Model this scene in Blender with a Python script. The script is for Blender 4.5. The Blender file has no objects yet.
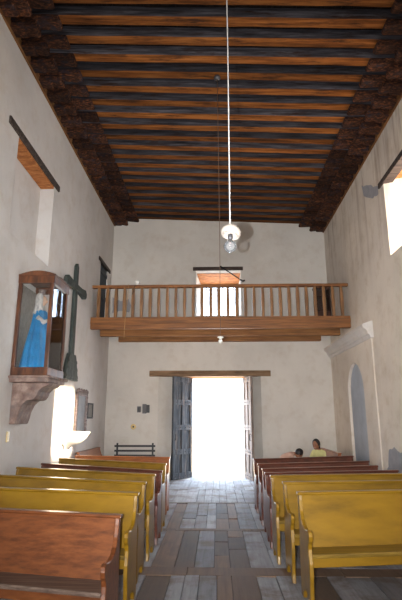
import bpy, bmesh, math, random
from mathutils import Vector, Matrix
PI = math.pi
random.seed(7)
sc = bpy.context.scene
COL = sc.collection

# ------------------------------------------------------------------ camera, sky, sun, lights, exposure
cam = bpy.data.cameras.new('camera'); camo = bpy.data.objects.new('camera', cam); COL.objects.link(camo)
cam.sensor_fit = 'HORIZONTAL'; cam.sensor_width = 36.0; cam.lens = 36.0 * 476.43 / 402
cam.clip_start = 0.05; cam.clip_end = 500
camo.location = (0, 0, 1.6)
camo.rotation_euler = (math.radians(90 + 13.83), 0, math.radians(1.825))
sc.camera = camo

world = bpy.data.worlds.new('World'); sc.world = world; world.use_nodes = True
bg = world.node_tree.nodes['Background']
bg.inputs[0].default_value = (0.72, 0.86, 1.0, 1); bg.inputs[1].default_value = 6.5

def light(name, kind, loc, energy, color, **kw):
    l = bpy.data.lights.new(name, kind); l.energy = energy; l.color = color
    o = bpy.data.objects.new(name, l); o.location = loc; COL.objects.link(o)
    for k, v in kw.items():
        if k == 'dir':
            o.rotation_euler = Vector(v).to_track_quat('-Z', 'Y').to_euler()
        else:
            setattr(l, k, v)
    return o
SUN_DIR = (-6.25, 1.92, -3.56)
light('sun', 'SUN', (20, -8, 14), 62.0, (1.0, 0.82, 0.60), dir=SUN_DIR, angle=math.radians(2.2))
# added fill light behind the photographer, standing in for unseen nave daylight
light('rear_fill', 'AREA', (0, -5.8, 1.9), 310, (1.0, 0.95, 0.89), dir=(0, 1, -0.16), shape='RECTANGLE', size=5.4, size_y=3.4, spread=math.radians(125))
# skylight entering at the openings, lamps at the real openings
light('doorway_skylight', 'AREA', (0.03, 14.2, 1.4), 90, (0.66, 0.80, 1.0), dir=(0, -1, -0.35), shape='RECTANGLE', size=1.4, size_y=2.4)
light('gallery_window_skylight', 'AREA', (0.1, 14.28, 5.0), 34, (0.62, 0.78, 1.0), dir=(0, -1, -0.1), shape='RECTANGLE', size=1.0, size_y=1.0)
light('right_window_skylight', 'AREA', (4.05, 7.6, 5.2), 40, (1.0, 0.86, 0.70), dir=(-1, 0.1, -0.35), shape='RECTANGLE', size=0.9, size_y=1.2)
# the flash of the photographer's camera (it throws the lamp's shadow on the far wall)
light('camera_flash', 'SPOT', (-0.11, 0.02, 1.60), 2150, (0.96, 0.98, 1.0), dir=(0.0, 1, 0.26), shadow_soft_size=0.004, spot_size=math.radians(84), spot_blend=1.0)

vs = sc.view_settings
sc.display_settings.display_device = 'sRGB'
vs.view_transform = 'Standard'; vs.look = 'None'; vs.gamma = 1.0; vs.use_curve_mapping = False
vs.exposure = 0.0

# ------------------------------------------------------------------ dimensions
XL, XR, YB = -3.04, 3.21, 13.32
XM = (XL + XR) / 2
ZL, ZR = 7.21, 6.92
TILT = math.atan((ZL - ZR) / (XR - XL))
ZM = (ZL + ZR) / 2

# ------------------------------------------------------------------ helpers
def srgb(r, g, b):
    f = lambda c: (c / 255 / 12.92) if c / 255 <= 0.04045 else ((c / 255 + 0.055) / 1.055) ** 2.4
    return (f(r), f(g), f(b), 1)

class NT:
    def __init__(s, name):
        s.m = bpy.data.materials.new(name); s.m.use_nodes = True
        s.t = s.m.node_tree; s.N = s.t.nodes; s.L = s.t.links
        s.b = s.N['Principled BSDF']
    def n(s, typ, **kw):
        x = s.N.new(typ)
        for k, v in kw.items():
            if k in x.inputs: x.inputs[k].default_value = v
            else: setattr(x, k, v)
        return x
    def link(s, a, b): s.L.new(a, b)
    def ramp(s, fac, stops):
        r = s.n('ShaderNodeValToRGB'); e = r.color_ramp.elements
        while len(e) < len(stops): e.new(0.5)
        for i, (p, c) in enumerate(stops): e[i].position = p; e[i].color = c
        s.link(fac, r.inputs[0]); return r.outputs[0]
    def mix(s, fac, a, b, blend='MIX'):
        x = s.n('ShaderNodeMix', data_type='RGBA', blend_type=blend)
        if isinstance(fac, (int, float)): x.inputs[0].default_value = fac
        else: s.link(fac, x.inputs[0])
        for v, i in ((a, 6), (b, 7)):
            if isinstance(v, tuple): x.inputs[i].default_value = v
            else: s.link(v, x.inputs[i])
        return x.outputs[2]
    def noise(s, vec, scale, detail=4, rough=0.55):
        x = s.n('ShaderNodeTexNoise', Scale=scale, Detail=detail, Roughness=rough)
        s.link(vec, x.inputs['Vector']); return x.outputs[0]
    def bump(s, h, strength, dist=0.02):
        x = s.n('ShaderNodeBump', Strength=strength, Distance=dist)
        s.link(h, x.inputs['Height']); s.link(x.outputs[0], s.b.inputs['Normal'])

def objvec(t, scale=(1, 1, 1), rand=True):
    tc = t.n('ShaderNodeTexCoord'); mp = t.n('ShaderNodeMapping'); mp.inputs['Scale'].default_value = scale
    if rand:
        oi = t.n('ShaderNodeObjectInfo'); ml = t.n('ShaderNodeMath', operation='MULTIPLY'); ml.inputs[1].default_value = 37.0
        t.link(oi.outputs['Random'], ml.inputs[0])
        va = t.n('ShaderNodeVectorMath', operation='ADD')
        cb = t.n('ShaderNodeCombineXYZ')
        for i in range(3): t.link(ml.outputs[0], cb.inputs[i])
        t.link(tc.outputs['Object'], va.inputs[0]); t.link(cb.outputs[0], va.inputs[1])
        t.link(va.outputs[0], mp.inputs[0])
    else:
        t.link(tc.outputs['Object'], mp.inputs[0])
    return mp.outputs[0]

def wood(name, dark, mid, light_, grain=(1, 14, 14), rough=0.5, scale=2.0, bump=0.25, coat=0.0, worn=None, vary=0.0, spec=0.5):
    t = NT(name); v = objvec(t, grain)
    f = t.noise(v, scale, 6, 0.62)
    c = t.ramp(f, [(0.28, dark), (0.5, mid), (0.72, light_)])
    if worn:
        v2 = objvec(t, tuple(g * 0.3 + 0.5 for g in grain))
        f2 = t.noise(v2, 2.2, 5, 0.7)
        m = t.ramp(f2, [(0.52, (0, 0, 0, 1)), (0.68, (1, 1, 1, 1))])
        c = t.mix(m, c, worn)
    if vary:
        oi = t.n('ShaderNodeObjectInfo')
        h = t.n('ShaderNodeHueSaturation'); mr = t.n('ShaderNodeMapRange')
        mr.inputs[3].default_value = 1 - vary; mr.inputs[4].default_value = 1 + vary
        t.link(oi.outputs['Random'], mr.inputs[0]); t.link(mr.outputs[0], h.inputs['Value']); t.link(c, h.inputs['Color'])
        c = h.outputs[0]
    t.link(c, t.b.inputs['Base Color'])
    t.b.inputs['Roughness'].default_value = rough
    t.b.inputs['Coat Weight'].default_value = coat
    t.b.inputs['Coat Roughness'].default_value = 0.2
    t.b.inputs['Specular IOR Level'].default_value = spec
    t.bump(f, bump, 0.01)
    return t.m

def plain(name, col, rough=0.6, metal=0.0, nscale=8, amount=0.25, bump=0.1, spec=0.5):
    t = NT(name); v = objvec(t)
    f = t.noise(v, nscale, 4, 0.6)
    d = tuple(c * (1 - amount) for c in col[:3]) + (1,); l = tuple(min(1, c * (1 + amount * 0.6)) for c in col[:3]) + (1,)
    t.link(t.ramp(f, [(0.3, d), (0.7, l)]), t.b.inputs['Base Color'])
    t.b.inputs['Roughness'].default_value = rough; t.b.inputs['Metallic'].default_value = metal
    t.b.inputs['Specular IOR Level'].default_value = spec
    t.bump(f, bump, 0.01)
    return t.m

def plaster(name, base, stain, stain_amt=0.5, streak=None):
    t = NT(name); v = objvec(t, rand=False)
    big = t.noise(v, 0.55, 5, 0.6); med = t.noise(v, 3.2, 6, 0.65); fine = t.noise(v, 26, 4, 0.6)
    lt = tuple(min(1, c * 1.07) for c in base[:3]) + (1,)
    dk = tuple(c * 0.86 for c in base[:3]) + (1,)
    c = t.ramp(big, [(0.3, dk), (0.55, base), (0.75, lt)])
    m = t.ramp(med, [(0.50, (0, 0, 0, 1)), (0.80, (stain_amt,) * 3 + (1,))])
    c = t.mix(m, c, stain)
    if streak:       # rain streaks running down from the wall top
        sv = objvec(t, (3.0, 3.0, 0.22), rand=False)
        s = t.noise(sv, 1.6, 5, 0.65)
        m2 = t.ramp(s, [(0.50, (0, 0, 0, 1)), (0.66, (1, 1, 1, 1))])
        tc = t.n('ShaderNodeTexCoord'); sp = t.n('ShaderNodeSeparateXYZ'); t.link(tc.outputs['Object'], sp.inputs[0])
        mr = t.n('ShaderNodeMapRange'); mr.inputs[1].default_value = 4.3; mr.inputs[2].default_value = 6.8
        mr.inputs[3].default_value = 0.03; mr.inputs[4].default_value = 0.5
        t.link(sp.outputs[2], mr.inputs[0])
        mm = t.n('ShaderNodeMath', operation='MULTIPLY'); t.link(m2, mm.inputs[0]); t.link(mr.outputs[0], mm.inputs[1])
        c = t.mix(mm.outputs[0], c, streak)
    t.link(c, t.b.inputs['Base Color']); t.b.inputs['Roughness'].default_value = 0.92
    t.b.inputs['Specular IOR Level'].default_value = 0.15
    a = t.n('ShaderNodeMath', operation='MULTIPLY_ADD'); a.inputs[1].default_value = 0.25
    t.link(fine, a.inputs[0]); t.link(med, a.inputs[2])
    t.bump(a.outputs[0], 0.35, 0.03)
    return t.m

M = {}
M['plaster'] = plaster('white_plaster', srgb(214, 209, 205), srgb(188, 172, 156), 0.5)
M['plaster_back'] = plaster('aged_plaster', srgb(212, 206, 198), srgb(184, 168, 150), 0.5)
M['plaster_stained'] = plaster('stained_plaster', srgb(226, 216, 204), srgb(188, 168, 142), 0.6, srgb(132, 98, 66))
M['cement'] = plain('grey_cement', srgb(158, 158, 164), 0.95, 0, 6, 0.15, 0.4)
M['blue_plaster'] = plain('blue_grey_recess_back', srgb(176, 184, 196), 0.9, 0, 3, 0.12, 0.3)
M['beam_side'] = wood('grey_beam_side', srgb(22, 20, 22), srgb(58, 55, 58), srgb(88, 84, 88), (1, 14, 14), 0.9, 1.6, 0.4, worn=srgb(44, 30, 24), vary=0.4, spec=0.15)  # grey on the side faces only; the undersides take their own brown
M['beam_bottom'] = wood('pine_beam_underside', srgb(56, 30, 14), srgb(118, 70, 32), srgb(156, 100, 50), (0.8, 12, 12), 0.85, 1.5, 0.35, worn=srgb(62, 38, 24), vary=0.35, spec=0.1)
M['corbel'] = wood('carved_corbel_wood', srgb(14, 11, 14), srgb(56, 35, 26), srgb(118, 70, 40), (5, 11, 11), 0.85, 3, 0.6, worn=srgb(38, 38, 46), vary=0.45, spec=0.15)
M['deck'] = wood('roof_boards', srgb(16, 12, 12), srgb(30, 23, 20), srgb(44, 34, 28), (12, 1, 12), 0.9, 1.5, 0.3, spec=0.1)
M['plate'] = wood('wall_plate_wood', srgb(72, 46, 26), srgb(118, 80, 46), srgb(142, 102, 64), (12, 1, 12), 0.8, 1.5, 0.3, spec=0.2)
M['balcony'] = wood('varnished_pine', srgb(80, 46, 18), srgb(130, 80, 36), srgb(158, 104, 52), (0.7, 12, 12), 0.55, 2.0, 0.2)
M['baluster'] = wood('varnished_baluster_pine', srgb(88, 58, 32), srgb(132, 92, 54), srgb(160, 116, 72), (10, 10, 1), 0.5, 2.0, 0.2)
M['balcony_dark'] = wood('aged_joist_pine', srgb(88, 54, 26), srgb(140, 92, 48), srgb(166, 116, 66), (0.7, 10, 10), 0.7, 2.0, 0.25)
M['lintel'] = wood('grey_brown_lintel', srgb(84, 64, 48), srgb(130, 102, 76), srgb(162, 132, 102), (1, 9, 9), 0.85, 2, 0.4)
M['lintel_dark'] = wood('dark_lintel', srgb(36, 28, 26), srgb(64, 52, 46), srgb(92, 78, 70), (1, 9, 9), 0.85, 2, 0.4)
M['soffit'] = wood('orange_soffit_boards', srgb(120, 66, 28), srgb(176, 106, 50), srgb(206, 142, 80), (3, 9, 9), 0.75, 2, 0.3)
M['yellow'] = wood('ochre_painted_wood', srgb(104, 76, 10), srgb(130, 96, 14), srgb(142, 107, 20), (1.0, 5, 5), 0.36, 1.4, 0.06, coat=0.45)
M['yellow_seat'] = wood('worn_ochre_seat', srgb(92, 72, 30), srgb(124, 98, 38), srgb(150, 120, 52), (0.8, 10, 10), 0.4, 2.0, 0.1, coat=0.2)
M['brown'] = wood('chestnut_varnish', srgb(70, 36, 16), srgb(106, 58, 28), srgb(126, 74, 38), (0.8, 10, 10), 0.38, 2.2, 0.1, coat=0.4)
M['brown_seat'] = wood('greyed_seat_board', srgb(60, 46, 40), srgb(104, 86, 76), srgb(138, 120, 108), (0.8, 14, 14), 0.5, 2.2, 0.2)
M['dark_red'] = wood('dark_red_varnish', srgb(58, 30, 20), srgb(86, 44, 30), srgb(108, 58, 42), (1.0, 8, 8), 0.36, 2.0, 0.08, coat=0.3)
M['red_brown'] = wood('orange_brown_varnish', srgb(110, 60, 32), srgb(150, 88, 48), srgb(174, 108, 62), (1.0, 8, 8), 0.36, 2.0, 0.08, coat=0.3)
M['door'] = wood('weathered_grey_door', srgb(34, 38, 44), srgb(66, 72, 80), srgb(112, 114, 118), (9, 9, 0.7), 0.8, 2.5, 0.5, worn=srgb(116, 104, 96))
M['door_lit'] = wood('lit_weathered_door', srgb(92, 80, 74), srgb(146, 130, 120), srgb(186, 170, 158), (9, 9, 0.7), 0.8, 2.5, 0.5)  # pinkish light on the right leaf is put into this wood's colour
M['dark_wood'] = wood('dark_brown_wood', srgb(32, 16, 10), srgb(62, 32, 20), srgb(90, 50, 30), (6, 6, 1), 0.45, 2, 0.15)
M['shrine'] = wood('mahogany_frame', srgb(44, 22, 12), srgb(84, 46, 24), srgb(122, 72, 40), (5, 5, 1), 0.4, 2, 0.15, coat=0.3)
M['bracket'] = wood('painted_marbled_bracket', srgb(92, 70, 62), srgb(132, 108, 98), srgb(166, 146, 134), (3, 3, 3), 0.7, 2.5, 0.3, worn=srgb(104, 92, 90))
M['cross'] = wood('green_grey_cross', srgb(28, 34, 32), srgb(54, 62, 58), srgb(86, 92, 86), (8, 8, 1), 0.7, 2, 0.3)
M['black_iron'] = plain('black_iron', srgb(36, 34, 36), 0.55, 0.6)
M['dark_paint'] = plain('dark_painted_wood', srgb(44, 42, 46), 0.5)
M['shutter'] = wood('dark_blue_shutter', srgb(14, 20, 28), srgb(30, 42, 52), srgb(52, 66, 78), (9, 9, 1), 0.6, 2, 0.3)
M['ceramic'] = plain('white_ceramic', srgb(232, 228, 220), 0.35, 0, 5, 0.05, 0.02)
M['enamel'] = plain('white_enamel_shade', srgb(160, 150, 140), 0.35, 0, 5, 0.05, 0.02)
M['font'] = plain('white_stone_font', srgb(226, 222, 212), 0.6, 0, 5, 0.08, 0.1)
M['cable_white'] = plain('white_cable', srgb(160, 156, 152), 0.6, 0, 5, 0.05, 0)
M['cable_brown'] = plain('brown_cord', srgb(110, 84, 66), 0.7, 0, 5, 0.1, 0)
M['string'] = plain('pale_string', srgb(190, 150, 104), 0.8, 0, 5, 0.1, 0)
M['silver_frame'] = plain('tarnished_silver_frame', srgb(138, 122, 118), 0.5, 0.35, 24, 0.6, 0.8)
M['tin'] = plain('dulled_tin_picture', srgb(150, 152, 156), 0.35, 0.3, 4, 0.25, 0.15)
M['paper'] = plain('aged_print', srgb(140, 134, 126), 0.6, 0, 22, 0.3, 0.05)
M['switch'] = plain('ivory_plastic', srgb(216, 190, 130), 0.4, 0, 5, 0.05, 0)
M['grey_box'] = plain('grey_metal_box', srgb(84, 82, 84), 0.5, 0.4)
M['blue_satin'] = plain('blue_satin', srgb(30, 128, 186), 0.3, 0, 4, 0.35, 0.1)
M['white_lace'] = plain('grey_white_lace', srgb(186, 180, 176), 0.8, 0, 30, 0.35, 0.4)
M['skin_statue'] = plain('painted_flesh', srgb(196, 158, 134), 0.45, 0, 5, 0.08, 0)
M['skin'] = plain('brown_skin', srgb(150, 100, 74), 0.55, 0, 8, 0.08, 0)
M['hair'] = plain('black_hair', srgb(26, 22, 24), 0.5, 0, 30, 0.4, 0.5)
M['yellow_shirt'] = plain('pale_yellow_cotton', srgb(206, 200, 140), 0.85, 0, 8, 0.12, 0.3)
M['pink_shirt'] = plain('beige_pink_cotton', srgb(196, 160, 142), 0.85, 0, 8, 0.12, 0.3)
M['trousers'] = plain('dark_trousers', srgb(48, 50, 62), 0.85, 0, 8, 0.12, 0.3)
M['shoe'] = plain('black_shoe_leather', srgb(28, 24, 22), 0.4)
M['eye'] = plain('dark_eye', srgb(24, 18, 16), 0.3)
M['sand'] = plain('sunlit_sandy_ground', srgb(206, 190, 164), 0.95, 0, 1.5, 0.15, 0.3)
M['underfloor'] = plain('dark_earth', srgb(34, 30, 28), 1.0)

def glass(name, tint=(0.97, 0.98, 0.98, 1)):
    t = NT(name); out = t.N['Material Output']
    tr = t.n('ShaderNodeBsdfTransparent'); tr.inputs[0].default_value = tint
    gl = t.n('ShaderNodeBsdfGlossy'); gl.inputs['Roughness'].default_value = 0.03
    fr = t.n('ShaderNodeFresnel'); fr.inputs[0].default_value = 1.5
    mx = t.n('ShaderNodeMixShader'); t.link(fr.outputs[0], mx.inputs[0]); t.link(tr.outputs[0], mx.inputs[1]); t.link(gl.outputs[0], mx.inputs[2])
    t.link(mx.outputs[0], out.inputs['Surface']); return t.m
M['glass'] = glass('window_glass')
M['bulb_glass'] = glass('bulb_glass', (0.97, 0.98, 1.0, 1))
_t = M['bulb_glass'].node_tree; _o = _t.nodes['Material Output']; _d = _t.nodes.new('ShaderNodeBsdfDiffuse'); _d.inputs[0].default_value = (0.85, 0.88, 0.9, 1)
_m = _t.nodes.new('ShaderNodeMixShader'); _m.inputs[0].default_value = 0.05; _src = _o.inputs['Surface'].links[0].from_socket
_t.links.new(_src, _m.inputs[1]); _t.links.new(_d.outputs[0], _m.inputs[2]); _t.links.new(_m.outputs[0], _o.inputs['Surface'])

def floor_mat():
    t = NT('old_floor_planks'); v = objvec(t, (14, 0.9, 14), rand=False)
    at = t.n('ShaderNodeVertexColor'); at.layer_name = 'tint'
    f = t.noise(v, 1.6, 6, 0.65); p = t.noise(objvec(t, rand=False), 2.3, 5, 0.65)
    g = t.ramp(f, [(0.25, (0.60, 0.60, 0.60, 1)), (0.5, (0.95, 0.95, 0.95, 1)), (0.75, (1.2, 1.2, 1.2, 1))])
    c = t.mix(1.0, at.outputs[0], g, 'MULTIPLY')
    m = t.ramp(p, [(0.46, (0, 0, 0, 1)), (0.66, (0.8, 0.8, 0.8, 1))])
    c = t.mix(m, c, srgb(104, 84, 68))
    t.link(c, t.b.inputs['Base Color'])
    t.b.inputs['Roughness'].default_value = 0.75
    t.bump(f, 0.35, 0.012)
    return t.m
M['floor'] = floor_mat()

class MB:
    """collects shapes; build() links them as one mesh object"""
    def __init__(s): s.v = []; s.f = []; s.mi = []; s.sm = []; s.cols = []
    def add(s, vs, fs, mi=0, smooth=False, M4=None, col=None):
        b = len(s.v)
        for p in vs: s.v.append(tuple((M4 @ Vector(p)) if M4 else p))
        for i, f in enumerate(fs):
            s.f.append([b + k for k in f]); s.mi.append(mi[i] if isinstance(mi, list) else mi); s.sm.append(smooth); s.cols.append(col)
        return s
    def box(s, x0, x1, y0, y1, z0, z1, mi=0, M4=None, col=None):
        vs = [(x0,y0,z0),(x1,y0,z0),(x1,y1,z0),(x0,y1,z0),(x0,y0,z1),(x1,y0,z1),(x1,y1,z1),(x0,y1,z1)]
        fs = [(0,3,2,1),(4,5,6,7),(0,1,5,4),(1,2,6,5),(2,3,7,6),(3,0,4,7)]
        return s.add(vs, fs, mi, False, M4, col)
    def prism(s, poly, a0, a1, axis='X', mi=0, M4=None):
        """poly of (p,q); axis X: (a,p,q); Y: (p,a,q); Z: (p,q,a)"""
        def P(a, p, q): return {'X': (a, p, q), 'Y': (p, a, q), 'Z': (p, q, a)}[axis]
        n = len(poly); vs = [P(a0, *p) for p in poly] + [P(a1, *p) for p in poly]
        fs = [tuple(range(n))[::-1], tuple(range(n, 2 * n))] + [(i, (i+1) % n, n + (i+1) % n, n + i) for i in range(n)]
        return s.add(vs, fs, mi, False, M4)
    def lathe(s, prof, n=24, M4=None, mi=0, a0=0, a1=2*PI, wob=None):
        full = abs(a1 - a0 - 2*PI) < 1e-6; k = n if full else n + 1
        vs = []
        for (r, z) in prof:
            for i in range(k):
                a = a0 + (a1 - a0) * i / n; rr = r * (wob(a, z) if wob else 1)
                vs.append((rr*math.cos(a), rr*math.sin(a), z))
        fs = []
        for j in range(len(prof) - 1):
            for i in range(n):
                i2 = (i + 1) % k
                fs.append((j*k+i, j*k+i2, (j+1)*k+i2, (j+1)*k+i))
        if full:
            if prof[0][0] > 1e-4: fs.append(tuple(range(k))[::-1])
            if prof[-1][0] > 1e-4: fs.append(tuple((len(prof)-1)*k + i for i in range(k)))
        return s.add(vs, fs, mi, True, M4)
    def ball(s, c, r, n=16, sc3=(1, 1, 1), mi=0):
        prof = [(max(1e-5, r*math.sin(PI*i/n)), -r*math.cos(PI*i/n)) for i in range(n+1)]
        return s.lathe(prof, n + 4, Matrix.Translation(c) @ Matrix.Diagonal((*sc3, 1)), mi)
    def tube(s, pts, r, n=8, mi=0):
        pts = [Vector(p) for p in pts]; rs = r if isinstance(r, (list, tuple)) else [r]*len(pts)
        vs = []; up = None
        for i, p in enumerate(pts):
            d = (pts[min(i+1, len(pts)-1)] - pts[max(i-1, 0)]).normalized()
            if up is None: up = d.orthogonal().normalized()
            up = (up - d * up.dot(d)).normalized(); w = d.cross(up)
            for k in range(n):
                a = 2*PI*k/n; vs.append(tuple(p + (up*math.cos(a) + w*math.sin(a)) * rs[i]))
        fs = [(i*n+k, i*n+(k+1) % n, (i+1)*n+(k+1) % n, (i+1)*n+k) for i in range(len(pts)-1) for k in range(n)]
        fs += [tuple(range(n))[::-1], tuple((len(pts)-1)*n + k for k in range(n))]
        return s.add(vs, fs, mi, True)
    def build(s, name, mats, parent=None, bevel=0, **props):
        me = bpy.data.meshes.new(name); me.from_pydata(s.v, [], s.f)
        for m in (mats if isinstance(mats, (list, tuple)) else [mats]): me.materials.append(m)
        for i, p in enumerate(me.polygons): p.material_index = s.mi[i]; p.use_smooth = s.sm[i]
        if any(c is not None for c in s.cols):
            ca = me.color_attributes.new('tint', 'FLOAT_COLOR', 'CORNER')
            for i, p in enumerate(me.polygons):
                for li in p.loop_indices: ca.data[li].color = s.cols[i] or (1, 1, 1, 1)
        bm = bmesh.new(); bm.from_mesh(me); bmesh.ops.recalc_face_normals(bm, faces=bm.faces); bm.to_mesh(me); bm.free()
        o = bpy.data.objects.new(name, me); COL.objects.link(o)
        if parent: o.parent = parent
        if bevel:
            b = o.modifiers.new('bevel', 'BEVEL'); b.width = bevel; b.segments = 2; b.limit_method = 'ANGLE'; b.angle_limit = math.radians(40)
        for k, v in props.items(): o[k] = v
        return o

def tag(o, label, cat, group=None):
    o['label'] = label; o['category'] = cat
    if group: o['group'] = group
    return o
def thing(name, label, cat, loc=(0, 0, 0), rotz=0, group=None):
    o = bpy.data.objects.new(name, None); COL.objects.link(o); o.location = loc; o.rotation_euler = (0, 0, rotz)
    o.empty_display_size = 0.1
    return tag(o, label, cat, group)
def struct(mb, name, mats, parent=None, bevel=0):
    return mb.build(name, mats, parent, bevel, **({} if parent else {'kind': 'structure'}))
def cut(o, cutters):
    """subtract closed meshes from a wall and keep the plain result"""
    tmp = []
    for c in cutters:
        co = c.build('cutter', M['plaster']); tmp.append(co)
        md = o.modifiers.new('cut', 'BOOLEAN'); md.operation = 'DIFFERENCE'; md.solver = 'EXACT'; md.object = co
    dg = bpy.context.evaluated_depsgraph_get(); dg.update()
    me = bpy.data.meshes.new_from_object(o.evaluated_get(dg))
    o.modifiers.clear(); o.data = me
    for co in tmp: bpy.data.objects.remove(co, do_unlink=True)
def copy_tree(o, parent=None):
    c = o.copy(); COL.objects.link(c)
    if parent: c.parent = parent
    for ch in list(o.children): copy_tree(ch, c)
    return c
def hexa(a, b):
    """closed solid between two matching rings of points"""
    m = MB(); n = len(a)
    m.add(a + b, [tuple(range(n)), tuple(range(n, 2*n))] + [(i, (i+1) % n, n+(i+1) % n, n+i) for i in range(n)])
    return m

# ------------------------------------------------------------------ room shell
Y0 = -6.0; TOPZ = 7.75
w = MB().box(XL - 0.95, XL, Y0, YB + 1.0, -0.12, TOPZ)
wl = struct(w, 'wall_left', M['plaster'])
cut(wl, [MB().box(XL - 0.26, XL + 0.2, 6.50, 8.16, 4.26, 5.86),
         MB().box(XL - 0.30, XL + 0.2, 11.95, 12.80, 3.80, 5.60)])
w = MB().box(XR, XR + 0.95, Y0, YB + 1.0, -0.12, TOPZ)
wr = struct(w, 'wall_right', M['plaster_stained'])
def arch_ring(x, y0, y1, ztop, n=12):
    r = (y1 - y0) / 2; yc = (y0 + y1) / 2
    return [(x, y0, -0.05), (x, y1, -0.05)] + [(x, yc + r*math.cos(PI*i/n), ztop - r*1.1 + r*1.1*math.sin(PI*i/n)) for i in range(n+1)]
arch_cut = lambda: hexa(arch_ring(XR + 0.06, 10.55, 11.80, 2.82), arch_ring(XR - 0.3, 10.55, 11.80, 2.82))
cut(wr, [hexa([(XR - 0.01, 6.75, 4.48), (XR - 0.01, 8.40, 4.48), (XR - 0.01, 8.40, 5.92), (XR - 0.01, 6.75, 5.92)],
              [(XR + 1.0, 6.95, 4.50), (XR + 1.0, 8.02, 4.50), (XR + 1.0, 8.02, 6.25), (XR + 1.0, 6.95, 6.25)]),
         arch_cut()])
w = MB().box(XL, XR, YB, YB + 1.0, -0.12, TOPZ)
wb = struct(w, 'wall_back', M['plaster_back'])
def ring(y, x0, x1, z0, z1): return [(x0, y, z0), (x1, y, z0), (x1, y, z1), (x0, y, z1)]
c1 = MB(); A = ring(YB - 0.02, -1.64, 1.24, -0.005, 2.72); B = ring(YB + 0.5, -0.73, 0.81, -0.005, 2.72); C_ = ring(YB + 1.1, -0.73, 0.81, -0.005, 2.72)
c1.add(A + B + C_, [(0,1,2,3), (8,9,10,11)] + [(i, (i+1) % 4, 4+(i+1) % 4, 4+i) for i in range(4)] + [(4+i, 4+(i+1) % 4, 8+(i+1) % 4, 8+i) for i in range(4)])
c2 = hexa(ring(YB - 0.01, -0.57, 0.73, 4.42, 5.76), ring(YB + 1.01, -0.43, 0.70, 4.42, 5.54))
cut(wb, [c1, c2])
# pier that carries the cornice on the right wall
pier = struct(MB().box(XR - 0.03, XR, 9.80, YB, 0, 3.28), 'wall_pier', M['plaster_stained'])
cut(pier, [arch_cut()])
# stepped cornice
cm = MB()
prof = [(XR, 3.18), (XR - 0.07, 3.18), (XR - 0.08, 3.24), (XR - 0.12, 3.26), (XR - 0.13, 3.33), (XR - 0.17, 3.36), (XR - 0.21, 3.40), (XR - 0.21, 3.46), (XR - 0.06, 3.52), (XR, 3.53)]
cm.prism([(p, q) for p, q in prof], 9.70, YB, 'Y')
struct(cm, 'trim_1', M['plaster'])
# even blue-grey panel as the back of the arched recess
ar = arch_ring(XR + 0.058, 10.57, 11.78, 2.80)
struct(hexa(ar, [(XR + 0.03, y, z) for _, y, z in ar]), 'trim_2', M['blue_plaster'])
struct(MB().box(XL - 0.95, XR + 0.95, Y0 - 0.3, Y0, -0.12, TOPZ), 'wall_front', M['plaster'])
# ground outside
struct(MB().box(-60, 60, YB + 1.0, 90, -0.25, -0.06), 'ground', M['sand'])

# ------------------------------------------------------------------ floor: planks in bays with cross boards
fl = MB(); fl.box(XL, XR, Y0, YB, -0.12, -0.045, mi=1)
rnd = random.Random(3)
def tintc(kind):
    if kind == 'pale': c = (160, 160, 165)
    elif kind == 'mid': c = (144, 142, 146)
    elif kind == 'dark': c = (94, 80, 70)
    else: c = (120, 94, 74)
    j = rnd.uniform(0.86, 1.12); c = srgb(*[min(255, v * j) for v in c]); return c
bays = [(-5.9, -2.2), (-2.2, 1.5), (1.62, 3.30), (3.42, 5.50), (5.78, 7.52), (7.66, 9.78), (9.88, 11.55), (11.55, 14.3)]
cross = [(1.5, 1.62, 'brown'), (3.30, 3.42, 'mid'), (5.50, 5.78, 'brown'), (7.52, 7.66, 'brown'), (9.78, 9.88, 'dark')]
for bi, (y0, y1) in enumerate(bays):
    x = XL
    while x < XR - 0.02:
        wd = rnd.choice([0.15, 0.18, 0.22, 0.26, 0.2]); x1 = min(x + wd, XR)
        mid = (x + x1) / 2
        if y1 > 13.4:
            xa, xb, ya, yb = x, x1, y0, YB
        else: xa, xb, ya, yb = x, x1, y0, y1
        k = 'pale' if rnd.random() < 0.62 else 'mid'
        if 0.0 < mid < 0.42 and 3.4 < y0 < 9.8: k = rnd.choice(['brown', 'dark', 'brown'])
        elif rnd.random() < 0.10: k = 'dark'
        if abs(mid + 0.62) < 0.14 and 5 < y0 < 9.8: k = 'brown'
        if y0 > 9.8 and abs(mid) < 1.4: k = 'pale'
        # some planks are patched with a shorter piece
        segs = [(ya, yb)]
        if k in ('brown', 'dark') and 0 < mid < 0.5 and yb - ya > 1.5:
            s1 = ya + rnd.uniform(0.4, 0.8); s2 = s1 + rnd.uniform(0.4, 0.7); segs = [(ya, s1), (s1 + 0.01, s2), (s2 + 0.01, yb)]
        elif rnd.random() < (0.3 if y0 < 9 else 0.1) and yb - ya > 1.5:
            s = rnd.uniform(ya + 0.5, yb - 0.5); segs = [(ya, s), (s + 0.006, yb)]
        for (a, b) in segs:
            if len(segs) == 3: k = rnd.choice(['brown', 'dark', 'mid', 'brown'])
            dz = rnd.uniform(-0.008, 0.004); tl = rnd.uniform(-0.004, 0.004)
            vs = [(xa+0.004, a+0.004, -0.04), (xb-0.004, a+0.004, -0.04), (xb-0.004, b-0.004, -0.04), (xa+0.004, b-0.004, -0.04),
                  (xa+0.004, a+0.004, dz), (xb-0.004, a+0.004, dz+tl), (xb-0.004, b-0.004, dz+tl), (xa+0.004, b-0.004, dz)]
            fl.add(vs, [(0,3,2,1),(4,5,6,7),(0,1,5,4),(1,2,6,5),(2,3,7,6),(3,0,4,7)], 0, False, None, tintc(k))
        x = x1
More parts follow.
